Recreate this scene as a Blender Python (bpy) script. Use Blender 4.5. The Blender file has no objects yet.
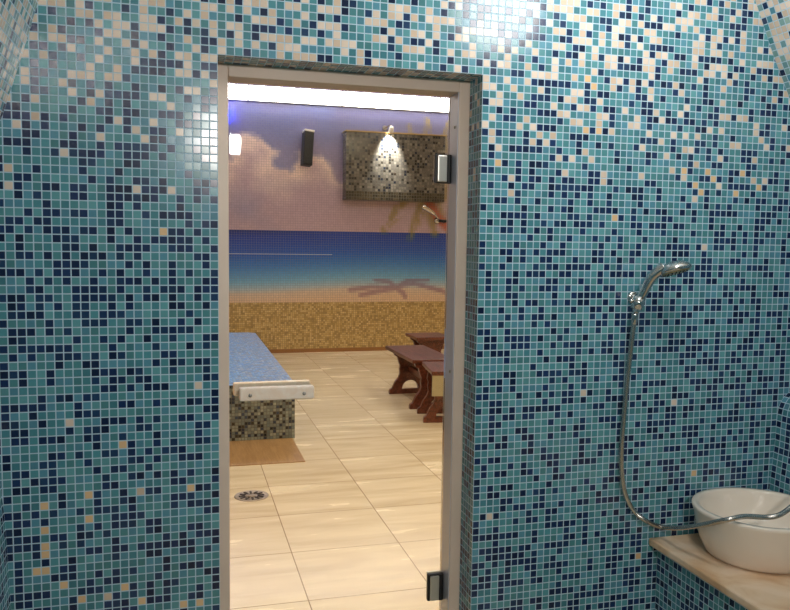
import bpy, bmesh, math, random
import numpy as np
from mathutils import Vector, Matrix
random.seed(7)
rng = np.random.default_rng(11)
S = bpy.context.scene
C = S.collection
PI = math.pi
T = 0.0215                                   # pitch of the small mosaic (20 mm glass + joint)

# ------------------------------------------------------------------ camera
YAW, PIT, ROL, F = math.radians(15.4), math.radians(4.65), math.radians(.81), 776.1
CAM = Vector((0, -98.54 * T, (97.5 - 27.83) * T))
cd = bpy.data.cameras.new('camera'); cam = bpy.data.objects.new('camera', cd); C.objects.link(cam)
cd.sensor_width = 36; cd.lens = F / 790 * 36; cd.clip_start = .05; cd.clip_end = 60
fwd = Vector((math.sin(YAW) * math.cos(PIT), math.cos(YAW) * math.cos(PIT), -math.sin(PIT)))
rgt = Vector((math.cos(YAW), -math.sin(YAW), 0)); upv = rgt.cross(fwd)
c_, s_ = math.cos(ROL), math.sin(ROL)
r2 = rgt * c_ - upv * (-s_) * 1.0            # rolled axes
r2 = rgt * c_ + upv * s_; u2 = upv * c_ - rgt * s_
cam.matrix_world = Matrix(((r2.x, u2.x, -fwd.x, CAM.x), (r2.y, u2.y, -fwd.y, CAM.y), (r2.z, u2.z, -fwd.z, CAM.z), (0, 0, 0, 1)))
S.camera = cam

# ------------------------------------------------------------------ world, lights, exposure
w = bpy.data.worlds.new('world'); S.world = w; w.use_nodes = True
w.node_tree.nodes['Background'].inputs[0].default_value = (.6, .7, .8, 1)
w.node_tree.nodes['Background'].inputs[1].default_value = 0.02
S.view_settings.view_transform = 'Standard'; S.view_settings.look = 'None'
S.view_settings.gamma = 1; S.view_settings.use_curve_mapping = False
S.view_settings.exposure = 0.0
S.cycles.caustics_reflective = False; S.cycles.caustics_refractive = False

def light(name, kind, loc, power, color, size=.2, size_y=None, target=None, spot=None):
    d = bpy.data.lights.new(name, kind); d.energy = power; d.color = color
    if kind == 'AREA':
        d.size = size
        if size_y: d.shape = 'RECTANGLE'; d.size_y = size_y
    else:
        d.shadow_soft_size = size
    if spot: d.spot_size = spot; d.spot_blend = .6
    o = bpy.data.objects.new(name, d); C.objects.link(o); o.location = loc
    if target is not None:
        o.rotation_euler = (Vector(target) - Vector(loc)).to_track_quat('-Z', 'Y').to_euler()
    return o
# steam room: a vault lamp right of the middle, one on the rear wall
light('vault_lamp', 'POINT', (1.14, -.62, 2.36), 21, (1, .97, .93), .15)
light('rear_wall_lamp', 'AREA', (.30, -3.0, 2.145), 25, (1, .93, .87), .19, .13, target=(.5, 0, 1.6))
# hall: area lights added at the unseen ceiling, warm near the door, whiter behind
for i, (lx, ly) in enumerate(((1.0, 1.3), (3.4, 1.6), (.9, 3.9), (3.6, 4.2))):
    light('hall_fill', 'AREA', (lx, ly, 3.6), 42 if ly < 3 else 26, (1, .84, .56) if ly < 3 else (1, .95, .92), .7, .7, target=(lx, ly, 0))

# ------------------------------------------------------------------ materials
def lin(c):
    def f(v):
        v /= 255.
        return v / 12.92 if v <= .04045 else ((v + .055) / 1.055) ** 2.4
    return tuple(f(v) for v in c)
def mat(name, rgb, rough=.5, metal=0., noise=0., nscale=20., bump=0., coat=0., spec=.5):
    m = bpy.data.materials.new(name); m.use_nodes = True
    nt = m.node_tree; b = nt.nodes['Principled BSDF']
    col = lin(rgb)
    b.inputs['Base Color'].default_value = (*col, 1); b.inputs['Roughness'].default_value = rough
    b.inputs['Metallic'].default_value = metal; b.inputs['Coat Weight'].default_value = coat
    b.inputs['Specular IOR Level'].default_value = spec
    tc = nt.nodes.new('ShaderNodeTexCoord')
    n = nt.nodes.new('ShaderNodeTexNoise'); n.inputs['Scale'].default_value = nscale; n.inputs['Detail'].default_value = 4
    nt.links.new(tc.outputs['Object'], n.inputs['Vector'])
    if noise:
        r = nt.nodes.new('ShaderNodeValToRGB')
        r.color_ramp.elements[0].position = .3; r.color_ramp.elements[1].position = .7
        r.color_ramp.elements[0].color = (*[v * (1 - noise) for v in col], 1)
        r.color_ramp.elements[1].color = (*[min(1, v * (1 + noise)) for v in col], 1)
        nt.links.new(n.outputs['Fac'], r.inputs[0]); nt.links.new(r.outputs[0], b.inputs['Base Color'])
    if bump:
        bp = nt.nodes.new('ShaderNodeBump'); bp.inputs['Strength'].default_value = bump; bp.inputs['Distance'].default_value = .002
        nt.links.new(n.outputs['Fac'], bp.inputs['Height']); nt.links.new(bp.outputs[0], b.inputs['Normal'])
    return m

def mosaic_mat(name, grout, gw=.13, rough=.14, tilt=.35, grid=1.0):
    """glass mosaic: colour per tile from the face attribute 'tile', joints from the UV grid (one unit = one tile)"""
    m = bpy.data.materials.new(name); m.use_nodes = True
    nt = m.node_tree; L = nt.links; N = nt.nodes.new; b = nt.nodes['Principled BSDF']
    at = N('ShaderNodeAttribute'); at.attribute_name = 'tile'
    uv = N('ShaderNodeUVMap'); uv.uv_map = 'UVMap'
    fr = N('ShaderNodeVectorMath'); fr.operation = 'FRACTION'; L.new(uv.outputs[0], fr.inputs[0])
    fl = N('ShaderNodeVectorMath'); fl.operation = 'FLOOR'; L.new(uv.outputs[0], fl.inputs[0])
    sb = N('ShaderNodeVectorMath'); sb.operation = 'SUBTRACT'; sb.inputs[1].default_value = (.5, .5, 0); L.new(fr.outputs[0], sb.inputs[0])
    ab = N('ShaderNodeVectorMath'); ab.operation = 'ABSOLUTE'; L.new(sb.outputs[0], ab.inputs[0])
    sx = N('ShaderNodeSeparateXYZ'); L.new(ab.outputs[0], sx.inputs[0])
    mx = N('ShaderNodeMath'); mx.operation = 'MAXIMUM'; L.new(sx.outputs[0], mx.inputs[0]); L.new(sx.outputs[1], mx.inputs[1])
    mr = N('ShaderNodeMapRange'); mr.inputs['From Min'].default_value = .5 - gw * .62; mr.inputs['From Max'].default_value = .5 - gw * .38
    L.new(mx.outputs[0], mr.inputs['Value'])
    mix = N('ShaderNodeMix'); mix.data_type = 'RGBA'
    L.new(mr.outputs[0], mix.inputs['Factor']); L.new(at.outputs['Color'], mix.inputs['A']); mix.inputs['B'].default_value = (*lin(grout), 1)
    L.new(mix.outputs['Result'], b.inputs['Base Color'])
    r = N('ShaderNodeMapRange'); r.inputs['To Min'].default_value = rough; r.inputs['To Max'].default_value = .75
    L.new(mr.outputs[0], r.inputs['Value']); L.new(r.outputs[0], b.inputs['Roughness'])
    # every tile sits a little askew: height = tile plateau + random slope
    wn = N('ShaderNodeTexWhiteNoise'); wn.noise_dimensions = '2D'; L.new(fl.outputs[0], wn.inputs['Vector'])
    w2 = N('ShaderNodeVectorMath'); w2.operation = 'SUBTRACT'; w2.inputs[1].default_value = (.5, .5, .5); L.new(wn.outputs['Color'], w2.inputs[0])
    dt = N('ShaderNodeVectorMath'); dt.operation = 'DOT_PRODUCT'; L.new(w2.outputs[0], dt.inputs[0]); L.new(sb.outputs[0], dt.inputs[1])
    ml = N('ShaderNodeMath'); ml.operation = 'MULTIPLY_ADD'; ml.inputs[1].default_value = tilt
    L.new(dt.outputs['Value'], ml.inputs[0])
    inv = N('ShaderNodeMath'); inv.operation = 'SUBTRACT'; inv.inputs[0].default_value = 1.0; L.new(mr.outputs[0], inv.inputs[1])
    L.new(inv.outputs[0], ml.inputs[2])
    bp = N('ShaderNodeBump'); bp.inputs['Strength'].default_value = .6; bp.inputs['Distance'].default_value = .0012
    L.new(ml.outputs[0], bp.inputs['Height']); L.new(bp.outputs[0], b.inputs['Normal'])
    return m

def emit(name, rgb, k):
    m = bpy.data.materials.new(name); m.use_nodes = True
    b = m.node_tree.nodes['Principled BSDF']
    b.inputs['Base Color'].default_value = (*lin(rgb), 1); b.inputs['Roughness'].default_value = .3
    b.inputs['Emission Color'].default_value = (*lin(rgb), 1); b.inputs['Emission Strength'].default_value = k
    return m

def glass_mat(name):
    m = bpy.data.materials.new(name); m.use_nodes = True
    nt = m.node_tree; nt.nodes.clear(); N = nt.nodes.new
    o = N('ShaderNodeOutputMaterial'); mx = N('ShaderNodeMixShader'); t = N('ShaderNodeBsdfTransparent'); g = N('ShaderNodeBsdfGlossy')
    fr = N('ShaderNodeFresnel'); fr.inputs[0].default_value = 1.22
    t.inputs[0].default_value = (.975, .99, .98, 1); g.inputs['Roughness'].default_value = .01
    nt.links.new(fr.outputs[0], mx.inputs[0]); nt.links.new(t.outputs[0], mx.inputs[1]); nt.links.new(g.outputs[0], mx.inputs[2])
    nt.links.new(mx.outputs[0], o.inputs[0])
    return m

def floor_mat():
    m = bpy.data.materials.new('beige_floor_tile'); m.use_nodes = True
    nt = m.node_tree; L = nt.links; N = nt.nodes.new; b = nt.nodes['Principled BSDF']
    tc = N('ShaderNodeTexCoord'); mp = N('ShaderNodeMapping'); L.new(tc.outputs['Object'], mp.inputs[0])
    PX, PY = .5353, .5175
    mp.inputs['Location'].default_value = (-.5 / PX, -.99 / PY, 0); mp.inputs['Scale'].default_value = (1 / PX, 1 / PY, 1)
    fr = N('ShaderNodeVectorMath'); fr.operation = 'FRACTION'; L.new(mp.outputs[0], fr.inputs[0])
    fl = N('ShaderNodeVectorMath'); fl.operation = 'FLOOR'; L.new(mp.outputs[0], fl.inputs[0])
    sb = N('ShaderNodeVectorMath'); sb.operation = 'SUBTRACT'; sb.inputs[1].default_value = (.5, .5, 0); L.new(fr.outputs[0], sb.inputs[0])
    ab = N('ShaderNodeVectorMath'); ab.operation = 'ABSOLUTE'; L.new(sb.outputs[0], ab.inputs[0])
    sx = N('ShaderNodeSeparateXYZ'); L.new(ab.outputs[0], sx.inputs[0])
    mx = N('ShaderNodeMath'); mx.operation = 'MAXIMUM'; L.new(sx.outputs[0], mx.inputs[0]); L.new(sx.outputs[1], mx.inputs[1])
    mr = N('ShaderNodeMapRange'); mr.inputs['From Min'].default_value = .494; mr.inputs['From Max'].default_value = .4975
    L.new(mx.outputs[0], mr.inputs['Value'])
    wn = N('ShaderNodeTexWhiteNoise'); wn.noise_dimensions = '2D'; L.new(fl.outputs[0], wn.inputs['Vector'])
    # stone-like streaks running along X, offset per tile
    ad = N('ShaderNodeVectorMath'); ad.operation = 'MULTIPLY_ADD'; ad.inputs[1].default_value = (9, 9, 9)
    L.new(wn.outputs['Color'], ad.inputs[0]); 
    st = N('ShaderNodeMapping'); st.inputs['Scale'].default_value = (.9, 5.5, 1); L.new(tc.outputs['Object'], st.inputs[0]); L.new(st.outputs[0], ad.inputs[2])
    nz = N('ShaderNodeTexNoise'); nz.inputs['Scale'].default_value = 1.6; nz.inputs['Detail'].default_value = 5; nz.inputs['Distortion'].default_value = .4
    L.new(ad.outputs[0], nz.inputs['Vector'])
    rp = N('ShaderNodeValToRGB'); e = rp.color_ramp.elements
    e[0].position = .3; e[0].color = (*lin((206, 186, 154)), 1); e[1].position = .68; e[1].color = (*lin((232, 216, 186)), 1)
    L.new(nz.outputs['Fac'], rp.inputs[0])
    mix = N('ShaderNodeMix'); mix.data_type = 'RGBA'; L.new(mr.outputs[0], mix.inputs['Factor'])
    L.new(rp.outputs[0], mix.inputs['A']); mix.inputs['B'].default_value = (*lin((150, 124, 96)), 1)
    L.new(mix.outputs['Result'], b.inputs['Base Color'])
    rr = N('ShaderNodeMapRange'); rr.inputs['To Min'].default_value = .17; rr.inputs['To Max'].default_value = .33
    L.new(nz.outputs['Fac'], rr.inputs['Value']); L.new(rr.outputs[0], b.inputs['Roughness'])
    iv = N('ShaderNodeMath'); iv.operation = 'SUBTRACT'; iv.inputs[0].default_value = 1; L.new(mr.outputs[0], iv.inputs[1])
    ws = N('ShaderNodeTexNoise'); ws.inputs['Scale'].default_value = 3.5; L.new(tc.outputs['Object'], ws.inputs['Vector'])
    hs = N('ShaderNodeMath'); hs.operation = 'MULTIPLY_ADD'; hs.inputs[1].default_value = .9; L.new(ws.outputs['Fac'], hs.inputs[0]); L.new(iv.outputs[0], hs.inputs[2])
    bp = N('ShaderNodeBump'); bp.inputs['Strength'].default_value = .35; bp.inputs['Distance'].default_value = .003
    L.new(hs.outputs[0], bp.inputs['Height']); L.new(bp.outputs[0], b.inputs['Normal'])
    return m

def wood_mat(name, a, bb, rough=.3):
    m = bpy.data.materials.new(name); m.use_nodes = True
    nt = m.node_tree; L = nt.links; N = nt.nodes.new; b = nt.nodes['Principled BSDF']
    tc = N('ShaderNodeTexCoord'); mp = N('ShaderNodeMapping'); mp.inputs['Scale'].default_value = (14, 1.6, 14); L.new(tc.outputs['Object'], mp.inputs[0])
    nz = N('ShaderNodeTexNoise'); nz.inputs['Scale'].default_value = 3; nz.inputs['Detail'].default_value = 6; nz.inputs['Distortion'].default_value = .8
    L.new(mp.outputs[0], nz.inputs['Vector'])
    rp = N('ShaderNodeValToRGB'); e = rp.color_ramp.elements
    e[0].position = .35; e[0].color = (*lin(a), 1); e[1].position = .68; e[1].color = (*lin(bb), 1)
    L.new(nz.outputs['Fac'], rp.inputs[0]); L.new(rp.outputs[0], b.inputs['Base Color'])
    b.inputs['Roughness'].default_value = rough
    return m

def stone_mat():
    m = bpy.data.materials.new('cream_marble'); m.use_nodes = True
    nt = m.node_tree; L = nt.links; N = nt.nodes.new; b = nt.nodes['Principled BSDF']
    tc = N('ShaderNodeTexCoord')
    n1 = N('ShaderNodeTexNoise'); n1.inputs['Scale'].default_value = 6; n1.inputs['Detail'].default_value = 6; n1.inputs['Distortion'].default_value = 1.5
    L.new(tc.outputs['Object'], n1.inputs['Vector'])
    rp = N('ShaderNodeValToRGB'); e = rp.color_ramp.elements
    e[0].position = .3; e[0].color = (*lin((204, 162, 122)), 1); e[1].position = .62; e[1].color = (*lin((232, 205, 178)), 1)
    k = rp.color_ramp.elements.new(.46); k.color = (*lin((222, 190, 156)), 1)
    L.new(n1.outputs['Fac'], rp.inputs[0]); L.new(rp.outputs[0], b.inputs['Base Color'])
    b.inputs['Roughness'].default_value = .3
    return m

M = dict(
    steam=mosaic_mat('blue_glass_mosaic', (182, 208, 224), rough=.18, tilt=.45),
    mural=mosaic_mat('mural_mosaic', (128, 126, 140), gw=.07, rough=.3, tilt=.2),
    gold=mosaic_mat('gold_mosaic', (150, 125, 80), gw=.14, rough=.3, tilt=.3),
    taupe=mosaic_mat('taupe_mosaic', (84, 82, 76), gw=.15, rough=.15, tilt=.3),
    blue=mosaic_mat('azure_mosaic', (150, 175, 205), gw=.14, rough=.3, tilt=.2),
    frame=mat('beige_painted_frame', (226, 204, 186), .45, noise=.04, nscale=8),
    alu=mat('brushed_aluminium', (214, 214, 224), .4, metal=.35),
    chrome=mat('chrome', (205, 203, 200), .12, metal=1),
    hose=mat('chrome_hose', (190, 186, 180), .25, metal=1, bump=.2, nscale=300),
    nickel=mat('satin_nickel', (170, 165, 158), .3, metal=1),
    plate=mat('satin_hinge_plate', (205, 202, 195), .35, metal=.8),
    dark=mat('black_rubber', (22, 22, 24), .5),
    black=mat('black_grille', (28, 27, 26), .6, bump=.5, nscale=400),
    white=mat('white_plastic', (235, 232, 225), .35),
    ceramic=mat('white_glazed_ceramic', (236, 222, 206), .08, coat=.5),
    stone=stone_mat(),
    floor=floor_mat(),
    wood=wood_mat('red_brown_varnished_wood', (74, 35, 23), (122, 66, 47)),
    pale=wood_mat('pale_wood', (246, 222, 200), (252, 236, 220), .4),
    tan=mat('olive_beige_board', (168, 158, 130), .5, noise=.06, nscale=12),
    plaster=mat('warm_plaster', (214, 190, 156), .8, noise=.04, nscale=5),
    grate=mat('steel_grate', (150, 135, 120), .35, metal=.9),
    slot=mat('dark_drain_slot', (40, 26, 22), .7),
    tube=emit('white_tube_light', (255, 247, 238), 22.0),
    bluetube=emit('blue_tube_light', (20, 60, 255), 120.0),
    lens=emit('warm_lamp_lens', (255, 226, 180), 30.0),
    glass=glass_mat('clear_door_glass'),
)

# ------------------------------------------------------------------ helpers
def obj(name, bm, m, parent=None, smooth=False, loc=None):
    me = bpy.data.meshes.new(name)
    bmesh.ops.recalc_face_normals(bm, faces=bm.faces)
    bm.to_mesh(me); bm.free()
    if smooth:
        me.polygons.foreach_set('use_smooth', [True] * len(me.polygons))
    me.materials.append(m)
    o = bpy.data.objects.new(name, me); C.objects.link(o)
    if parent: o.parent = parent
    if loc: o.location = loc
    return o
def thing(name, label, cat, loc=(0, 0, 0), rz=0, group=None):
    o = bpy.data.objects.new(name, None); C.objects.link(o); o.location = loc; o.rotation_euler = (0, 0, rz)
    o['label'] = label; o['category'] = cat
    if group: o['group'] = group
    o.empty_display_size = .05
    return o
def structure(o): o['kind'] = 'structure'; return o
def box(bm, a, b, bev=0., seg=2):
    r = bmesh.ops.create_cube(bm, size=1)
    vs = r['verts']
    c = [(a[i] + b[i]) / 2 for i in range(3)]; d = [abs(b[i] - a[i]) for i in range(3)]
    for v in vs: v.co = Vector([c[i] + v.co[i] * d[i] for i in range(3)])
    if bev:
        es = list({e for v in vs for e in v.link_edges})
        bmesh.ops.bevel(bm, geom=es, offset=bev, segments=seg, affect='EDGES', profile=.6)
    return bm
def nb(): return bmesh.new()
def tube(bm, pts, rad, n=12, sub=8, closed_caps=True):
    """round tube along a Catmull-Rom path; rad is a number or one per control point"""
    P = [Vector(p) for p in pts]; R = rad if isinstance(rad, (list, tuple)) else [rad] * len(P)
    path, rr = [], []
    for i in range(len(P) - 1):
        p0, p1, p2, p3 = P[max(i - 1, 0)], P[i], P[i + 1], P[min(i + 2, len(P) - 1)]
        for k in range(sub):
            t = k / sub
            path.append(.5 * ((2 * p1) + (p2 - p0) * t + (2 * p0 - 5 * p1 + 4 * p2 - p3) * t * t + (3 * p1 - p0 - 3 * p2 + p3) * t ** 3))
            rr.append(R[i] * (1 - t) + R[i + 1] * t)
    path.append(P[-1]); rr.append(R[-1])
    rings = []; nrm = None
    for i, p in enumerate(path):
        tg = (path[min(i + 1, len(path) - 1)] - path[max(i - 1, 0)]).normalized()
        if nrm is None:
            nrm = tg.orthogonal().normalized()
        else:
            nrm = (nrm - tg * nrm.dot(tg)).normalized()
        bn = tg.cross(nrm)
        rings.append([bm.verts.new(p + (nrm * math.cos(2 * PI * k / n) + bn * math.sin(2 * PI * k / n)) * rr[i]) for k in range(n)])
    for a, b in zip(rings, rings[1:]):
        for k in range(n): bm.faces.new((a[k], a[(k + 1) % n], b[(k + 1) % n], b[k]))
    if closed_caps: bm.faces.new(rings[0]); bm.faces.new(rings[-1])
    return bm
def lathe(bm, prof, n=32, mtx=None, sx=1., sy=1.):
    """revolve (radius, z) profile round z; radius 0 closes to a point"""
    rings = []
    for r, z in prof:
        if r < 1e-6: rings.append([bm.verts.new((0, 0, z))])
        else: rings.append([bm.verts.new((r * sx * math.cos(2 * PI * k / n), r * sy * math.sin(2 * PI * k / n), z)) for k in range(n)])
    for a, b in zip(rings, rings[1:]):
        for k in range(n):
            q = [a[k % len(a)], a[(k + 1) % len(a)], b[(k + 1) % len(b)], b[k % len(b)]]
            u = []
            for v in q:
                if v not in u: u.append(v)
            if len(u) > 2: bm.faces.new(u)
    if mtx is not None:
        for ring in rings:
            for v in ring: v.co = mtx @ v.co
    return bm
def prism(bm, outline, y0, y1, hole=None):
    """extrude an (x, z) outline along y; optional hole outline gives a ring-bridged cut-out"""
    f0 = [bm.verts.new((x, y0, z)) for x, z in outline]; f1 = [bm.verts.new((x, y1, z)) for x, z in outline]
    n = len(outline)
    for i in range(n): bm.faces.new((f0[i], f0[(i + 1) % n], f1[(i + 1) % n], f1[i]))
    if not hole:
        bm.faces.new(f0); bm.faces.new(f1)
    else:
        h0 = [bm.verts.new((x, y0, z)) for x, z in hole]; h1 = [bm.verts.new((x, y1, z)) for x, z in hole]
        k = len(hole)
        for i in range(k): bm.faces.new((h0[i], h0[(i + 1) % k], h1[(i + 1) % k], h1[i]))
        for f, h in ((f0, h0), (f1, h1)):
            es = []
            for ring in (f, h):
                for i in range(len(ring)):
                    e = bm.edges.get((ring[i], ring[(i + 1) % len(ring)])) or bm.edges.new((ring[i], ring[(i + 1) % len(ring)]))
                    es.append(e)
            bmesh.ops.triangle_fill(bm, edges=es, use_beauty=True)
    return bm

# tile grids ---------------------------------------------------------
class Grid:
    """a mesh of one quad per mosaic tile with UVs in tile units and a colour per tile"""
    def __init__(self): self.v = []; self.f = []; self.uv = []; self.col = []
    def quad(self, p, uv, col):
        n = len(self.v); self.v += [tuple(q) for q in p]; self.f.append((n, n + 1, n + 2, n + 3)); self.uv += uv; self.col.append((*col, 1))
    def sheet(self, us, vs, pos, colf, keep=None, u0=0, v0=0):
        for j in range(len(vs) - 1):
            for i in range(len(us) - 1):
                uc, vc = (us[i] + us[i + 1]) / 2, (vs[j] + vs[j + 1]) / 2
                if keep and not keep(uc, vc): continue
                p = [pos(us[i], vs[j]), pos(us[i + 1], vs[j]), pos(us[i + 1], vs[j + 1]), pos(us[i], vs[j + 1])]
                a, b = i + u0, j + v0
                self.quad(p, [(a, b), (a + 1, b), (a + 1, b + 1), (a, b + 1)], colf(p[0], p[2], i, j))
    def build(self, name, m, parent=None):
        me = bpy.data.meshes.new(name); me.from_pydata(self.v, [], self.f)
        uvl = me.uv_layers.new(name='UVMap'); uvl.data.foreach_set('uv', np.array(self.uv, 'f').ravel())
        at = me.attributes.new('tile', 'FLOAT_COLOR', 'FACE'); at.data.foreach_set('color', np.array(self.col, 'f').ravel())
        bm = bmesh.new(); bm.from_mesh(me); bmesh.ops.remove_doubles(bm, verts=bm.verts, dist=1e-5); bm.to_mesh(me); bm.free()
        me.materials.append(m)
        o = bpy.data.objects.new(name, me); C.objects.link(o)
        if parent: o.parent = parent
        return o
def steps(a, b, t): n = max(1, round((b - a) / t)); return [a + (b - a) * i / n for i in range(n + 1)]

TEAL = [lin(c) for c in ((78, 139, 149), (70, 127, 139), (92, 150, 157), (84, 139, 158), (76, 132, 138))]
NAVY = [lin(c) for c in ((20, 42, 80), (26, 50, 88), (16, 34, 66), (30, 58, 92))]
CREAM = [lin(c) for c in ((216, 198, 180), (224, 206, 190), (208, 186, 164))]
def jit(c, s=.12):
    k = 1 + random.uniform(-s, s); return tuple(min(1, v * k) for v in c)
def cream_p(z):
    r = (CAM.z - z) / T + 27.83
    if r < 2: return .34
    if r < 6: return .34 - .10 * (r - 2) / 4
    if r < 18: return .24 - .18 * (r - 6) / 12
    if r < 25: return .06 - .057 * (r - 18) / 7
    return .0012
def steam_colour(p, q, i=0, j=0):
    z = (p[2] + q[2]) / 2
    if random.random() < cream_p(z): return jit(random.choice(CREAM), .06)
    nv = .33 if z > 1.75 else .40
    return jit(random.choice(NAVY), .2) if random.random() < nv else jit(random.choice(TEAL), .14)

# ------------------------------------------------------------------ steam room shell
# cross-section of the vaulted room (x, z): left wall up, over the arch, down the right wall
AX, AZ, AR = .735, 1.60, 1.2
left_prof = [(-.42, 0), (-.428, .4), (-.432, .587), (-.437, .72), (-.441, .80), (-.447, .87), (-.462, .93), (-.49, .97), (-.53, .985), (-.535, 1.1), (-.52, 1.3), (-.478, 1.55), (-.43, 1.762), (-.378, 1.924), (-.332, 2.076)]
right_prof = [(1.74, 2.27), (1.814, 2.116), (1.893, 1.971), (1.94, 1.75), (1.975, 1.5), (1.985, 1.25), (1.98, 1.06), (1.956, 1.02), (1.925, .995), (1.911, .96), (1.908, .90), (1.907, .853), (1.897, .74), (1.89, .6), (1.885, .3), (1.88, 0)]
arch = []
for k in range(1, 24):
    t = k / 24
    a0, a1 = math.atan2(2.076 - AZ, -.332 - AX), math.atan2(2.27 - AZ, 1.74 - AX)
    a = a0 + (a1 - a0) * t
    r0, r1 = math.hypot(-.332 - AX, 2.076 - AZ), math.hypot(1.74 - AX, 2.27 - AZ)
    r = r0 + (r1 - r0) * t
    arch.append((AX + r * math.cos(a), AZ + r * math.sin(a)))
outline = left_prof + arch + right_prof
def resample(pl, t):
    out = [pl[0]]; acc = 0; need = t
    L = [math.dist(a, b) for a, b in zip(pl, pl[1:])]
    tot = sum(L); n = max(1, round(tot / t)); st = tot / n
    res = []; k = 0; s0 = 0
    for i in range(n + 1):
        s = i * st
        while k < len(L) - 1 and s > s0 + L[k]: s0 += L[k]; k += 1
        f = (s - s0) / L[k]; f = min(max(f, 0), 1)
        a, b = pl[k], pl[k + 1]; res.append((a[0] + (b[0] - a[0]) * f, a[1] + (b[1] - a[1]) * f))
    return res
def inside(x, z, pad=.016):
    # point in polygon, with a small margin so tiles run just behind the vault
    def pip(x, z):
        c = False; n = len(outline); j = n - 1
        for i in range(n):
            xi, zi = outline[i]; xj, zj = outline[j]
            if (zi > z) != (zj > z) and x < (xj - xi) * (z - zi) / (zj - zi) + xi: c = not c
            j = i
        return c
    cx, cz = .73, 1.2
    d = math.hypot(x - cx, z - cz) or 1
    return pip(x - (x - cx) / d * pad, z - (z - cz) / d * pad)

OX0, OX1 = (23.5 - 19.1) * T, (57.9 - 19.1) * T          # the doorway
OZ1 = CAM.z + (27.83 - 5.5) * T
us = [OX0 - k * T for k in range(30, 0, -1)] + steps(OX0, OX1, .7396 / 34) + [OX1 + k * T for k in range(1, 58)]
vs = [j * OZ1 / 92 for j in range(0, 93)] + [OZ1 + k * T for k in range(1, 44)]
REV = .10
cells = set()
for px, py in ((44.6, 527), (44.6, 534), (46, 549.6), (46, 556.5), (39, 573.5), (47, 573.5), (64, 587), (82, 600), (42.6, 503.5), (92.7, 494), (93, 516.7),
               (122, 590), (139, 603), (187, 607), (203, 605), (124, 445), (191.3, 488), (161, 232), (612, 217), (640, 558), (696.7, 471), (685, 170), (708, 172.5),
               (713, 179), (696, 185), (701, 192), (742, 174), (735.5, 194), (756, 188.6), (585, 131), (600, 133), (587, 76), (594, 88), (500, 165)):
    a, b = (px - 395) / F, (py - 305) / F
    d = fwd + r2 * a - u2 * b; h = CAM + d * (-CAM.y / d.y)
    i = max(k for k in range(len(us)) if us[k] <= h.x); j = max(k for k in range(len(vs)) if vs[k] <= h.z)
    cells.add((i, j))
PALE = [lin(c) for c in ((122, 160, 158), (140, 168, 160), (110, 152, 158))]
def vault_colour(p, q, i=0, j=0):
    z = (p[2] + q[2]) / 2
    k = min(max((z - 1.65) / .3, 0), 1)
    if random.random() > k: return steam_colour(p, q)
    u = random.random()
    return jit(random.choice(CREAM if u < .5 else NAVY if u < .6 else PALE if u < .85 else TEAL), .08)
def front_colour(p, q, i, j):
    if (i, j) in cells: return jit(lin((222, 186, 142)), .05)
    return steam_colour(p, q)
g = Grid()
g.sheet(us, vs, lambda u, v: (u, 0, v), front_colour,
        keep=lambda u, v: inside(u, v) and not (OX0 < u < OX1 and v < OZ1))
ys = steps(0, REV, T)
rv = vs[:93]
g.sheet(ys, rv, lambda u, v: (OX1, u, v), steam_colour, u0=300)
g.sheet(ys, rv, lambda u, v: (OX0, u, v), steam_colour, u0=320)
g.sheet(steps(OX0, OX1, .7396 / 34), ys, lambda u, v: (u, v, OZ1), steam_colour, u0=340)
structure(g.build('wall_front', M['steam']))
# masonry behind the mosaic: closes the wall towards the hall
bm = nb()
WT = .22
for a, b in (((-3.0, .102, 0), (OX0, WT, 4.0)), ((OX1, .102, 0), (6.2, WT, 4.0)), ((OX0, .102, OZ1), (OX1, WT, 4.0))): box(bm, a, b)
structure(obj('wall_hall_front', bm, M['plaster']))

YB = -3.3
yv = [-k * T for k in range(0, int(3.3 / T) + 1)]; yv[-1] = YB
def vault_sheet(name, prof, u0, colf=steam_colour):
    pr = resample(prof, T); n = len(pr)
    g = Grid()
    g.sheet(list(range(n)), yv, lambda u, v: (pr[u][0], v, pr[u][1]), colf, u0=u0)
    return structure(g.build(name, M['steam']))
vault_sheet('wall_left', left_prof[:12], 0)
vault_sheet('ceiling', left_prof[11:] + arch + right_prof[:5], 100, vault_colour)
vault_sheet('wall_right', right_prof[4:], 400)
bm = nb()
n = len(outline)
bm.faces.new([bm.verts.new((x, YB, z)) for x, z in outline])
bmesh.ops.triangulate(bm, faces=bm.faces)
structure(obj('wall_back', bm, mat('teal_render', (110, 150, 152), .5, noise=.15, nscale=40)))
bm = nb(); box(bm, (-.6, YB - .1, -.1), (2.1, .10, 0)); structure(obj('floor', bm, M['floor']))

# ------------------------------------------------------------------ door in the opening
door = structure(bpy.data.objects.new('door_1', None)); C.objects.link(door); door.location = (0, 0, 0)
bm = nb(); FY0, FY1 = .10, .19
box(bm, (OX0, FY0, 0), (OX0 + .033, FY1, OZ1), .003); obj('jamb', bm, M['frame'], door)
bm = nb(); box(bm, (OX1 - .033, FY0, 0), (OX1, FY1, OZ1), .003); obj('jamb', bm, M['frame'], door)
bm = nb(); box(bm, (OX0 + .033, FY0, OZ1 - .034), (OX1 - .033, FY1, OZ1), .003); obj('head_rail', bm, M['frame'], door)
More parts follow.
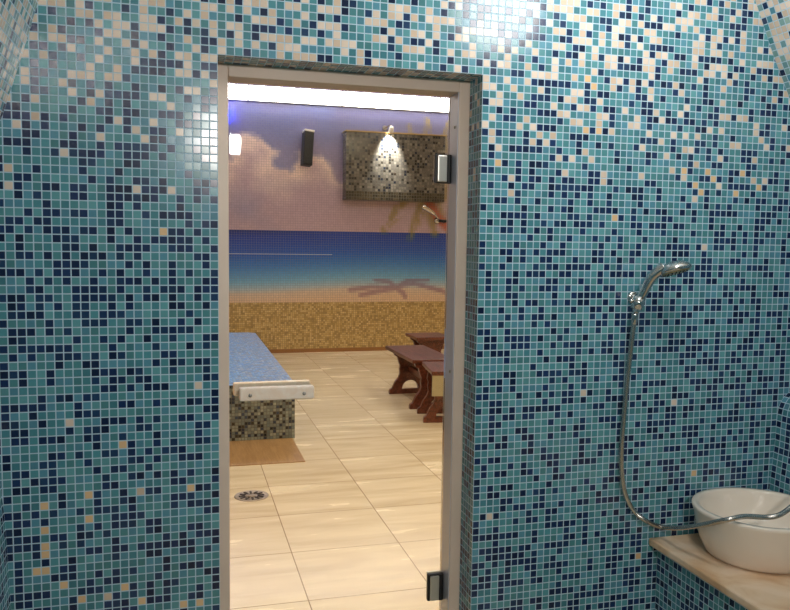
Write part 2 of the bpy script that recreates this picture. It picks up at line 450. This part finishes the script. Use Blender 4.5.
# aluminium lining on the hinge side, riveted
JX = OX1 - .033
bm = nb(); box(bm, (JX - .002, FY0 + .004, .0), (JX, FY1, OZ1 - .034)); ln = obj('jamb_lining', bm, M['alu'], door)
for z in (1.845, 1.1, .2):
    bm = nb(); lathe(bm, [(0, .0035), (.003, .003), (.0055, 0)], 12, Matrix.Translation((JX - .002, .13, z)) @ Matrix.Rotation(-PI / 2, 4, 'Y'))
    obj('rivet', bm, M['nickel'], ln, True)
bm = nb(); box(bm, (OX0 + .040, .166, .012), (JX - .006, .174, OZ1 - .040)); pane = obj('glass_pane', bm, M['glass'], door)
def hinge(z):
    bm = nb(); box(bm, (JX - .055, .150, z - .044), (JX - .002, .166, z + .044), .004); h = obj('hinge', bm, M['dark'], door)
    bm = nb(); box(bm, (JX - .049, .142, z - .040), (JX - .019, .150, z + .040), .003); obj('clamp_plate', bm, M['plate'], h)
    bm = nb(); tube(bm, [(JX - .012, .152, z - .042), (JX - .012, .152, z + .042)], .007, 14, 1); obj('pin_barrel', bm, M['dark'], h)
    bm = nb(); box(bm, (JX - .050, .174, z - .042), (JX - .004, .184, z + .042), .003); obj('back_plate', bm, M['plate'], h)
hinge(1.722); hinge(.402)
# cream pull bars on both faces of the glass
def bar(y0, y1, zc, x0, x1, bolt):
    bm = nb(); box(bm, (x0, y0, zc - .019), (x1, y1, zc + .019), .006, 3); h = obj('pull_bar', bm, M['pale'], door)
    for x in (x0 + .030, x1 - .030):
        if bolt:
            bm = nb(); lathe(bm, [(0, .004), (.004, .0035), (.0055, 0)], 14, Matrix.Translation((x, y0, zc - .002)) @ Matrix.Rotation(PI / 2, 4, 'X'))
            obj('bolt', bm, M['nickel'], h, True)
        bm = nb(); ya, yb = (y1 - .002, .166) if y0 < .16 else (.174, y0 + .002)
        tube(bm, [(x, ya, zc), (x, yb, zc)], .008, 12, 1); obj('spacer', bm, M['nickel'], h)
bar(.112, .142, 1.054, .157, .373, True)
bar(.198, .226, 1.054, .145, .375, False)

# ------------------------------------------------------------------ hall shell
HX0, HX1, HY, HZ = -2.2, 6.0, 8.18, 3.75
bm = nb(); box(bm, (HX0, .10, -.1), (HX1, HY, 0)); structure(obj('floor_hall', bm, M['floor']))
bm = nb(); box(bm, (HX0, WT, HZ), (HX1, HY + .15, HZ + .1)); structure(obj('ceiling_hall', bm, mat('white_ceiling', (232, 226, 214), .8)))
for nm, x0, x1 in (('wall_hall_left', HX0 - .1, HX0), ('wall_hall_right', HX1, HX1 + .1)):
    bm = nb(); box(bm, (x0, WT, -.1), (x1, HY + .15, HZ + .1)); structure(obj(nm, bm, M['plaster']))
bm = nb(); box(bm, (HX0, HY + .005, -.1), (HX1, HY + .15, HZ)); structure(obj('wall_hall_back', bm, M['plaster']))

# mural of sky, sea and sand in mosaic -----------------------------------
def vnoise(seed):
    tab = np.random.default_rng(seed).random((64, 64))
    def f(x, y):
        s = 0; a = .5
        for o in range(5):
            xi, yi = math.floor(x), math.floor(y); fx, fy = x - xi, y - yi
            fx = fx * fx * (3 - 2 * fx); fy = fy * fy * (3 - 2 * fy)
            g_ = lambda i, j: tab[i % 64, j % 64]
            s += a * ((g_(xi, yi) * (1 - fx) + g_(xi + 1, yi) * fx) * (1 - fy) + (g_(xi, yi + 1) * (1 - fx) + g_(xi + 1, yi + 1) * fx) * fy)
            a *= .5; x = x * 2 + 7.3; y = y * 2 + 3.1
        return s
    return f
cl = vnoise(5)
def ramp(v, st):
    if v <= st[0][0]: return st[0][1]
    for (a, ca), (b, cb) in zip(st, st[1:]):
        if v <= b:
            t = (v - a) / (b - a); return tuple(x + (y - x) * t for x, y in zip(ca, cb))
    return st[-1][1]
def mixc(a, b, t): t = min(max(t, 0), 1); return tuple(x + (y - x) * t for x, y in zip(a, b))
def segd(x, z, pl):
    best = 9; 
    for (a, b), (c, d) in zip(pl, pl[1:]):
        dx, dz = c - a, d - b; t = ((x - a) * dx + (z - b) * dz) / (dx * dx + dz * dz); t = min(max(t, 0), 1)
        best = min(best, math.hypot(x - a - t * dx, z - b - t * dz))
    return best
ZW, ZS = .675, 1.632
fronds = []
PC = (3.33, 2.02)
for dx, dz, sag in ((-.66, -.36, .30), (-.30, -.46, .22), (.06, -.40, .05), (.28, -.35, .1), (.62, -.2, .25), (.75, .25, .2),
                    (-.5, .55, .22), (-.30, 1.05, .02), (-.05, 1.15, 0), (.22, 1.12, .02), (.48, .85, .15), (-.72, .15, .3)):
    fronds.append([(PC[0] + dx * t, PC[1] + dz * t + sag * math.sin(PI * t) * .9) for t in (0, .25, .5, .75, 1)])
trunk = [(3.30, 2.05), (3.42, 1.86), (3.56, 1.73), (3.75, 1.62), (4.05, 1.5), (4.45, 1.25), (4.9, .95)]
shadow = [[(2.72, .86), (3.1, .93), (3.6, .80), (4.2, .74), (4.9, .72)], [(2.85, .86), (2.5, .88), (2.2, .84)], [(2.85, .86), (2.6, .82), (2.35, .77)],
          [(2.85, .87), (3.0, .96), (3.3, .98)], [(2.85, .87), (2.75, .95), (2.55, .98)], [(2.85, .86), (2.95, .80), (2.98, .74)]]
def mural_colour(p, q, i, j):
    x, z = (p[0] + q[0]) / 2, (p[2] + q[2]) / 2
    if z > ZS:
        c = ramp(z, [(ZS, (186, 160, 178)), (2.1, (184, 160, 180)), (2.6, (148, 138, 174)), (3.0, (108, 106, 150)), (3.4, (96, 96, 142))])
        n = cl(x * 2.6 + 3.1, z * 3.0) - .5
        bmp = lambda a, w_: math.exp(-((x - a) / w_) ** 2)
        top = 2.34 + .66 * bmp(.88, .30) + .40 * bmp(1.70, .26) + .22 * bmp(2.25, .3) + .5 * bmp(-.9, .5) + .45 * bmp(3.9, .6) + .3 * bmp(5.2, .4) + n * .7 + (cl(x * 6 + 1, z * 6 + 4) - .5) * .35
        k = min(max((top - z) / .16, 0), 1) * min(max((z - 1.85) / .5, .12), 1)
        sh = min(max((top - z) / .7, 0), 1)
        cc = mixc((236, 212, 206), (190, 164, 180), sh * .8 + (cl(x * 4 + 9, z * 5) - .5) * 1.6)
        c = mixc(c, cc, k)
        bl = (cl(x * 1.1 + 20, z * 1.5 + 9) - .5) * 3
        c = mixc(c, (96, 120, 190), max(0, bl) * .5 * (1 - k))
    else:
        zs = z - .055 * min(max((x - .6) / 3, 0), 1.4) + .02 * math.sin(x * 2)
        c = ramp(zs, [(.70, (222, 192, 164)), (.80, (214, 194, 178)), (.86, (172, 192, 208)), (.95, (120, 178, 218)), (1.12, (64, 136, 208)), (1.3, (16, 90, 190)), (1.55, (0, 58, 164)), (ZS, (0, 40, 128))])
    lw = lambda c_, d, wd, col, al: mixc(c_, col, al * max(0, min(1, 1.5 - d / wd)))
    if z > 1.4 and x > 2.4:
        best = 9
        for f in fronds:
            d = segd(x, z, f)
            zt = f[-1][1] + (f[0][1] - f[-1][1]) * min(max((x - f[-1][0]) / ((f[0][0] - f[-1][0]) or 1e-6), 0), 1)
            if z < zt + .05 and d < .25: d *= .5
            tip = math.hypot(x - f[-1][0], z - f[-1][1])
            best = min(best, d / (.35 + .65 * min(tip / .35, 1)))
        if best < .13:
            fe = cl(x * 14 + z * 5, z * 5) * 3.2 - .7
            c = lw(c, best, .055, (150, 132, 72), .72 * min(max(fe, 0), 1))
    if x > 3.2:
        d = segd(x, z, trunk)
        if d < .12: c = lw(c, d, .06, (190, 96, 74), .85)
    if z < 1.0 and x > 2.0:
        d = min(segd(x, z, f) for f in shadow)
        if d < .08: c = lw(c, d, .03, (132, 92, 120), .55)
    return jit(lin(c), .05)
TM = .0318
g = Grid(); mu = steps(HX0, HX1, TM); mv = steps(ZW, HZ, TM)
g.sheet(mu, mv, lambda u, v: (u, HY, v), mural_colour)
structure(g.build('wall_mural', M['mural']))
GOLD = [(198, 168, 110), (178, 150, 96), (212, 186, 134), (164, 138, 92), (202, 174, 118)]
g = Grid(); g.sheet(steps(HX0, HX1, .026), steps(.0, ZW, .026), lambda u, v: (u, HY - .004, v), lambda p, q, i, j: jit(lin(random.choice(GOLD)), .10))
structure(g.build('wall_wainscot', M['gold']))
bm = nb(); box(bm, (HX0, HY - .014, 0), (HX1, HY - .0045, .05), .002); structure(obj('wall_foot_shadow', bm, mat('ochre_foot_shadow', (150, 104, 58), .35)))  # added strip, its brown paints the reflection shadow along the wall foot
bm = nb(); box(bm, (HX0, HY - .006, 1.312), (1.95, HY - .0005, 1.319)); structure(obj('trim_1', bm, mat('white_joint_strip', (190, 200, 214), .5)))

# ------------------------------------------------------------------ hall things
# heated platform with azure mosaic top
def hp_thing():
    t = thing('heated_platform', 'low mosaic-clad heated platform with azure top along the hall left side', 'platform', (0, 3.68, 0))
    X0, X1, Y0, Y1, H = -2.19, .82, 0, 3.35, .42
    R = .16
    def clip(u, v): return not (u > X1 - R and v > Y1 - R and math.hypot(u - X1 + R, v - Y1 + R) > R + .012)
    BL = [(76, 150, 228), (104, 168, 236), (52, 122, 214), (130, 184, 240), (88, 142, 214)]
    PU = [(150, 160, 200), (120, 136, 184), (98, 120, 178), (170, 176, 204)]
    def top_col(p, q, i, j):
        u = (p[0] + q[0]) / 2
        k = min(max((u - .2) / .6, 0), 1) * .75  # bluer to the left: a reflection painted into the tile mix
        return jit(lin(random.choice(PU if random.random() < k else BL)), .16)
    def sp(a, b): return steps(a, b, .0236)
    g = Grid(); g.sheet(sp(X0, X1), sp(Y0, Y1), lambda u, v: (u, v, H), top_col, keep=clip)
    g.build('mosaic_top', M['blue'], t)
    TA = [(132, 140, 138), (118, 126, 128), (146, 152, 148), (108, 120, 126)]
    TD = [(34, 36, 44), (46, 52, 72), (60, 54, 46), (54, 66, 92)]
    side = lambda p, q, i, j: jit(lin(random.choice(TD if random.random() < .33 else TA)), .15)
    g = Grid()
    g.sheet(sp(X0, X1), sp(0, H), lambda u, v: (u, Y0, v), side)
    g.sheet(sp(Y0, Y1 - R), sp(0, H), lambda u, v: (X1, u, v), side, u0=300)
    g.sheet([k / 10 * PI / 2 for k in range(11)], sp(0, H), lambda u, v: (X1 - R + R * math.cos(u), Y1 - R + R * math.sin(u), v), side, u0=500)
    g.sheet(sp(X0, X1 - R), sp(0, H), lambda u, v: (u, Y1, v), side, u0=600)
    g.build('mosaic_side', M['taupe'], t)
hp_thing()
bm = nb(); box(bm, (-2.19, 3.02, 0), (.80, 3.66, .006), .002)
o = obj('duckboard', bm, wood_mat('honey_wood', (160, 122, 78), (180, 142, 96), .3))
o['label'] = 'thin honey-brown mat lying on the tiles before the heated platform'; o['category'] = 'mat'

# trestle benches
def leg_outline(wf, wt, h):
    """half profile from the floor up: rolled foot, waist, flare to the top"""
    pts = [(wf, 0), (wf, .028), (wf * .97, .045), (wf * .86, .058), (wf * .80, .085), (wf * .72, .12), (wf * .56, .16), (wf * .50, .20), (wf * .53, .245), (wf * .50, .28), (wf * .56, .31), (wt * .78, h - .05), (wt * .95, h - .03), (wt, h)]
    return pts + [(-x, z) for x, z in reversed(pts)]
def arch_hole(w, z0, z1):
    return [(w, z0)] + [(w * math.cos(a), z0 + (z1 - z0) * math.sin(a)) for a in [PI * k / 14 for k in range(1, 14)]] + [(-w, z0)]
def make_bench(label, x0, x1, y0, y1, legs, h=.45, extra=None, rz=0, wf=.212):
    cx = (x0 + x1) / 2; hw = (x1 - x0) / 2
    t = thing('trestle_bench', label, 'bench', (cx, y0, 0), rz, group='wooden trestle benches')
    L = y1 - y0
    bm = nb(); box(bm, (-hw, 0, h - .034), (hw, L, h), .008, 3); obj('bench_top', bm, M['wood'], t)
    for ly in legs:
        bm = nb(); prism(bm, leg_outline(wf, hw * .86, h - .034), ly - y0 - .022, ly - y0 + .022, arch_hole(.085, .048, .135))
        obj('leg_panel', bm, M['wood'], t)
    if len(legs) > 1:
        bm = nb(); box(bm, (-.022, legs[0] - y0 + .02, .215), (.022, legs[1] - y0 - .02, .275), .004); obj('stretcher', bm, M['wood'], t)
    bm = nb(); box(bm, (-.03, min(legs) - y0 + .022, h - .09), (.03, max(legs) - y0 - .022 if len(legs) > 1 else L - .05, h - .034), .003); obj('rail', bm, M['wood'], t)
    if extra: extra(t, hw, h)
    return t
make_bench('long reddish trestle bench whose left end and arched leg panel stand clear', 1.98, 2.38, 4.45, 5.42, (4.49, 5.20))
def apron(t, hw, h):
    bm = nb(); box(bm, (-hw + .005, .004, h - .205), (hw - .03, .026, h - .034), .003); o = obj('end_board', bm, M['tan'], t); o['label'] = 'olive beige board under the seat end'
make_bench('short reddish bench nearest the door, beige board under its end', 1.955, 2.245, 3.80, 4.34, (3.94, 4.28), extra=apron, rz=math.radians(-8.5), wf=.19)
make_bench('farthest reddish bench, only its top showing behind the long bench', 2.49, 2.90, 6.0, 6.46, (6.1, 6.36))

# speaker hung on the mural
t = thing('wall_speaker', 'slim black loudspeaker with white top hung tilted on the sky mural', 'speaker', (1.575, HY - .14, 2.47))
t.rotation_euler = (math.radians(-8), math.radians(5.5), math.radians(8))
bm = nb(); box(bm, (-.064, -.06, 0), (.064, .06, .44), .008); obj('cabinet', bm, M['dark'], t)
bm = nb(); box(bm, (-.057, -.068, .012), (.057, -.058, .428), .004); obj('grille', bm, M['black'], t)
bm = nb(); box(bm, (-.066, -.07, .44), (.066, .062, .466), .005); obj('top_cap', bm, M['white'], t)
bm = nb(); box(bm, (-.02, .06, .19), (.02, .16, .25), .003); obj('bracket', bm, M['nickel'], t)

# mosaic clad box hung high on the mural
def hang_box():
    X0, X1, Z0, Z1, D = 2.085, 3.45, 2.045, 2.925, .22
    t = thing('mosaic_bulkhead', 'taupe mosaic-clad box mounted high on the mural beneath the light strip', 'bulkhead', (X0, HY - D, Z0))
    A = [(112, 108, 102), (100, 96, 92), (124, 120, 114), (92, 90, 88)]; B = [(44, 42, 42), (56, 52, 48), (38, 44, 58)]
    sd = lambda p, q, i, j: jit(lin(random.choice(B if random.random() < .25 else A)), .14)
    dk = lambda p, q, i, j: jit(lin(random.choice([(66, 60, 48), (52, 48, 40), (80, 72, 58)])), .14)
    W, H = X1 - X0, Z1 - Z0; s = lambda a, b: steps(a, b, .036)
    g = Grid()
    g.sheet(s(0, W), s(.115, H), lambda u, v: (u, 0, v), sd)
    for x in (0, W): g.sheet(s(0, D - .006), s(.115, H), lambda u, v: (x, u, v), sd, u0=100)
    g.sheet(s(0, W), s(0, D - .006), lambda u, v: (u, v, H), sd, u0=200)
    g.build('mosaic_cladding', M['taupe'], t)
    g = Grid()
    g.sheet(s(0, W), s(0, .115), lambda u, v: (u, -.004, v), dk)
    for x in (0, W): g.sheet(s(-.004, D - .006), s(0, .115), lambda u, v: (x, u, v), dk, u0=100)
    g.sheet(s(0, W), s(-.004, D - .006), lambda u, v: (u, v, 0), dk, u0=200)
    o = g.build('lower_band', M['taupe'], t); o['label'] = 'darker mosaic band along the foot'
    bm = nb(); box(bm, (-.012, -.02, H), (W + .012, D - .006, H + .018), .002); obj('top_trim', bm, mat('brass_edge', (176, 152, 104), .35, metal=.6), t)
hang_box()
# little spot lamps that wash the mosaic from above
def spot(label, x, y, z, tgt, power, lens=None):
    t = thing('spot_lamp', label, 'lamp', (x, y, z))
    ax = (Vector(tgt) - Vector((x, y, z))).normalized(); q = ax.to_track_quat('-Z', 'Y').to_matrix().to_4x4()
    bm = nb(); lathe(bm, [(.0, .03), (.022, .03), (.028, .02), (.034, -.03), (.036, -.045), (.032, -.045), (.030, -.030), (0, -.030)], 20, q); obj('lamp_shade', bm, M['white'], t, True)
    bm = nb(); lathe(bm, [(0, -.036), (.029, -.036), (.029, -.032), (0, -.032)], 20, q); obj('lens', bm, M['lens'], t)
    bm = nb(); tube(bm, [(0, 0, .03), (0, .05, .05), (0, HY - y - .02, .06)], .007, 8, 4); obj('arm', bm, M['nickel'], t)
    bm = nb(); lathe(bm, [(0, .02), (.03, .018), (.032, 0), (0, 0)], 16, Matrix.Translation((0, HY - y - .001, .06)) @ Matrix.Rotation(PI / 2, 4, 'X')); obj('wall_rose', bm, M['nickel'], t)
    light('spot_lamp_glow', 'SPOT', Vector((x, y, z)) + ax * .06, power, (1, .93, .82), .03, target=tgt, spot=1.35)
spot('small spot lamp over the mosaic box, lighting its face', 2.66, HY - .34, 2.97, (2.66, HY - .20, 2.74), 130)
# chrome reading-style lamp under the box
t = thing('arm_lamp', 'small chrome arm lamp under the mosaic box by the painted palm', 'lamp', (3.42, HY - .006, 1.80))
bm = nb(); lathe(bm, [(0, .03), (.04, .028), (.045, 0), (0, 0)], 18, Matrix.Rotation(PI / 2, 4, 'X')); obj('wall_plate', bm, M['chrome'], t, True)
bm = nb(); tube(bm, [(0, -.02, 0), (-.03, -.16, .02), (-.12, -.22, .09)], .013, 10, 6); obj('arm', bm, M['chrome'], t, True)
bm = nb(); tube(bm, [(-.10, -.22, .075), (-.17, -.23, .12), (-.26, -.24, .165), (-.29, -.24, .18)], [.018, .03, .034, .03], 14, 4); obj('lamp_head', bm, M['chrome'], t, True)
bm = nb(); tube(bm, [(.02, -.03, 0), (.08, -.08, -.01), (.12, -.10, 0)], [.02, .022, .016], 10, 4); obj('joint', bm, M['dark'], t, True)

# tube lights in a row at the top of the mural
def tube_light(label, x0, x1, m, z=3.275, dy=.09):
    t = thing('strip_light', label, 'light', (x0, HY - dy, z), group='strip lights above the mural')
    L = x1 - x0
    bm = nb(); box(bm, (0, .03, 0), (L, .085, .19), .004); obj('housing', bm, M['white'], t)
    bm = nb(); box(bm, (.004, -.03, .004), (L - .004, .03, .186), .025, 4); obj('diffuser', bm, m, t, True)
    for x in (0, L - .006):
        bm = nb(); box(bm, (x, -.028, .0), (x + .006, .032, .186), .003); obj('end_cap', bm, M['white'], t)
for lb, a, b, m in (('white strip light at the left end of the row', -.9, .83, 'tube'),
                    ('long white strip light left of the mosaic box', .835, 2.05, 'tube'),
                    ('long white strip light above the mosaic box', 2.055, 3.40, 'tube'),
                    ('white strip light at the right end of the row', 3.405, 4.6, 'tube')):
    tube_light(lb, a, b, M[m])
t = thing('blue_light_bar', 'short blue light bar under the left end of the white strip lights', 'light', (.30, HY - .05, 3.02))
bm = nb(); box(bm, (0, .0, 0), (.262, .045, .16), .004); obj('housing', bm, M['white'], t)
bm = nb(); box(bm, (.262, .008, .01), (.272, .040, .15), .003); obj('lens', bm, M['bluetube'], t)

# floor drain
t = thing('floor_drain', 'round metal floor drain set in the beige tiles', 'drain', (.385, 2.39, 0))
bm = nb(); lathe(bm, [(0, .002), (.080, .002), (.092, .004), (.098, .003), (.10, .0), (0, 0)], 32); obj('rim', bm, M['grate'], t, True)
bm = nb()
for k in range(12):
    a = 2 * PI * k / 12
    m_ = Matrix.Rotation(a, 4, 'Z') @ Matrix.Translation((.056, 0, .0035))
    r = bmesh.ops.create_cube(bm, size=1)
    for v in r['verts']: v.co = m_ @ Vector((v.co.x * .036, v.co.y * .013, v.co.z * .004))
obj('slots', bm, M['slot'], t)
bm = nb(); lathe(bm, [(0, .007), (.022, .006), (.028, .002), (0, .002)], 20); obj('hub', bm, M['grate'], t, True)

# ------------------------------------------------------------------ steam room things
# counter along the right wall
CZ = .564; CX = 1.437
t = thing('vanity_counter', 'cream marble counter on a dark mosaic base along the right wall', 'counter', (1.65, -.70, 0))
bm = nb(); box(bm, (CX - 1.65, -.80, CZ - .024), (1.875 - 1.65, .698, CZ), .007, 3); obj('marble_top', bm, M['stone'], t)
g = Grid()
bx = CX + .035 - 1.65
g.sheet(steps(-.78, .698, T), steps(0, CZ - .024, T), lambda u, v: (bx, u, v), steam_colour)
g.sheet(steps(bx, .22, T), steps(0, CZ - .024, T), lambda u, v: (u, -.78, v), steam_colour, u0=200)
g.build('mosaic_base', M['steam'], t)
# basin
bxc, byc = 1.690, -.199
t = thing('wash_basin', 'white round vessel basin standing on the cream marble counter', 'basin', (bxc, byc, CZ))
bm = nb()
H = .147
lathe(bm, [(0, .0), (.146, .0), (.153, .003), (.160, .012), (.175, .045), (.187, .085), (.195, .125), (.1985, .136), (.200, H - .003), (.197, H), (.182, H), (.178, H - .004),
           (.170, .125), (.155, .085), (.125, .05), (.075, .030), (.02, .026), (0, .026)], 64, None, 1.0, .97)
obj('bowl', bm, M['ceramic'], t, True)
bm = nb(); lathe(bm, [(0, .031), (.018, .031), (.023, .027), (0, .027)], 24); obj('drain_plug', bm, M['chrome'], t, True)

def onY(px, py, y):
    a, b = (px - 395) / F, (py - 305) / F
    d = fwd + r2 * a - u2 * b; return CAM + d * ((y - CAM.y) / d.y)
# shower holder on the wall
hp = onY(637, 302, -.045)
t = thing('shower_holder', 'chrome wall holder carrying the hand shower on blue mosaic', 'holder', (hp.x, 0, hp.z))
bm = nb(); lathe(bm, [(0, .008), (.015, .007), (.019, .003), (.02, .0), (0, 0)], 24, Matrix.Translation((.014, -.0005, .010)) @ Matrix.Rotation(PI / 2, 4, 'X')); obj('wall_rose', bm, M['chrome'], t, True)
bm = nb(); tube(bm, [(.014, -.008, .010), (.010, -.028, .006), (.001, -.045, -.002)], [.011, .010, .012], 14, 5); obj('arm', bm, M['chrome'], t, True)
bm = nb(); lathe(bm, [(.0125, -.020), (.0165, -.020), (.019, .0), (.0185, .018), (.0145, .018), (.0125, -.02)], 24, Matrix.Translation((.001, -.049, -.002)) @ Matrix.Rotation(math.radians(16), 4, 'Y')); obj('cradle', bm, M['chrome'], t, True)
bm = nb(); lathe(bm, [(0, .010), (.006, .009), (.007, 0), (0, 0)], 16, Matrix.Translation((-.017, -.047, .004)) @ Matrix.Rotation(-PI / 2, 4, 'Y')); obj('knob', bm, M['chrome'], t, True)
# hand shower
YS = -.050
P = [onY(x, y, yy) for x, y, yy in ((635.5, 313, YS), (639, 302, YS - .001), (645, 290, YS - .010), (651, 279, YS - .022), (657, 272.5, YS - .032), (664, 267.5, YS - .040))]
t = thing('hand_shower', 'chrome hand shower resting tilted in its wall holder', 'shower', tuple(P[0]))
q0 = P[0]; Q = [p - q0 for p in P]
bm = nb(); tube(bm, Q, [.0095, .0115, .0135, .0145, .0155, .019], 18, 6); obj('handle', bm, M['chrome'], t, True)
hc = onY(674.5, 268.5, YS - .045) - q0
dir_ = (onY(688, 266, YS - .045) - onY(661, 271, YS - .045)).normalized()     # head axis in the plane of its face
nrm = Vector((dir_.z, 0, -dir_.x)); nrm = (nrm + Vector((0, -.28, 0))).normalized(); sid = nrm.cross(dir_).normalized(); dir2 = sid.cross(nrm)
mh = Matrix(((dir2.x, sid.x, nrm.x, hc.x), (dir2.y, sid.y, nrm.y, hc.y), (dir2.z, sid.z, nrm.z, hc.z), (0, 0, 0, 1)))
if nrm.z > 0: mh = mh @ Matrix.Rotation(PI, 4, 'X')
bm = nb(); lathe(bm, [(0, -.022), (.014, -.0215), (.030, -.017), (.044, -.008), (.050, .002), (.050, .008), (.046, .011), (0, .011)], 32, mh); hd = obj('shower_head', bm, M['chrome'], t, True)
bm = nb(); lathe(bm, [(0, .0145), (.038, .0145), (.044, .011), (0, .011)], 32, mh); sp = obj('spray_plate', bm, mat('grey_brass_spray_plate', (176, 156, 112), .35, metal=.6), hd)
bm = nb()
for rr_, nn in ((.012, 6), (.024, 12), (.035, 18)):
    for k in range(nn):
        a = 2 * PI * k / nn
        lathe(bm, [(0, .0175), (.0016, .0165), (.002, .0145)], 6, mh @ Matrix.Translation((rr_ * math.cos(a), rr_ * math.sin(a), 0)))
obj('nozzles', bm, M['dark'], sp)
# hose
def onZ(px, py, z):
    a, b = (px - 395) / F, (py - 305) / F
    d = fwd + r2 * a - u2 * b; return CAM + d * ((z - CAM.z) / d.z)
rim = CZ + H + .0095
hz = [onY(635, 314.5, YS), onY(632.5, 335, YS + .005), onY(628.5, 370, YS + .016), onY(625, 405, YS + .022), onY(622, 440, YS + .026), onY(621.5, 468, YS + .03), onY(625, 493, -.022), onY(634, 511, -.03), onY(647, 521.5, -.05), onZ(661, 526.8, .605),
      onZ(676, 528, .632), onZ(690, 526.8, .658), onZ(706, 524, .688), onZ(718, 521.5, .709), onZ(730, 519.2, .724), onZ(745, 516.4, .730), onZ(765, 517.3, .727), onZ(778, 515.5, .734), onZ(790, 508, .75),
      onZ(806, 494, rim + .07), Vector((1.83, -.33, .86)), Vector((1.868, -.33, .90))]
t = thing('shower_hose', 'long chrome shower hose hanging down the wall and over the basin rim', 'hose', tuple(hz[0]))
z0 = hz[0]
bm = nb(); tube(bm, [p - z0 for p in hz], .0075, 12, 10); obj('hose', bm, M['hose'], t, True)
bm = nb(); d0 = (hz[1] - hz[0]).normalized(); tube(bm, [-d0 * .002, d0 * .012, d0 * .030], [.0105, .0105, .008], 16, 3); obj('cone_nut', bm, M['chrome'], t, True)
t = thing('hose_elbow', 'chrome wall elbow feeding the hose on the right wall above the basin', 'tap', (1.895, -.33, .92))
bm = nb(); lathe(bm, [(0, .012), (.026, .010), (.03, 0), (0, 0)], 20, Matrix.Translation((.010, 0, 0)) @ Matrix.Rotation(-PI / 2, 4, 'Y')); obj('wall_rose', bm, M['chrome'], t, True)
bm = nb(); tube(bm, [(0, 0, 0), (-.02, 0, -.003), (-.030, 0, -.018), (-.031, 0, -.030)], .011, 14, 5); obj('spout', bm, M['chrome'], t, True)
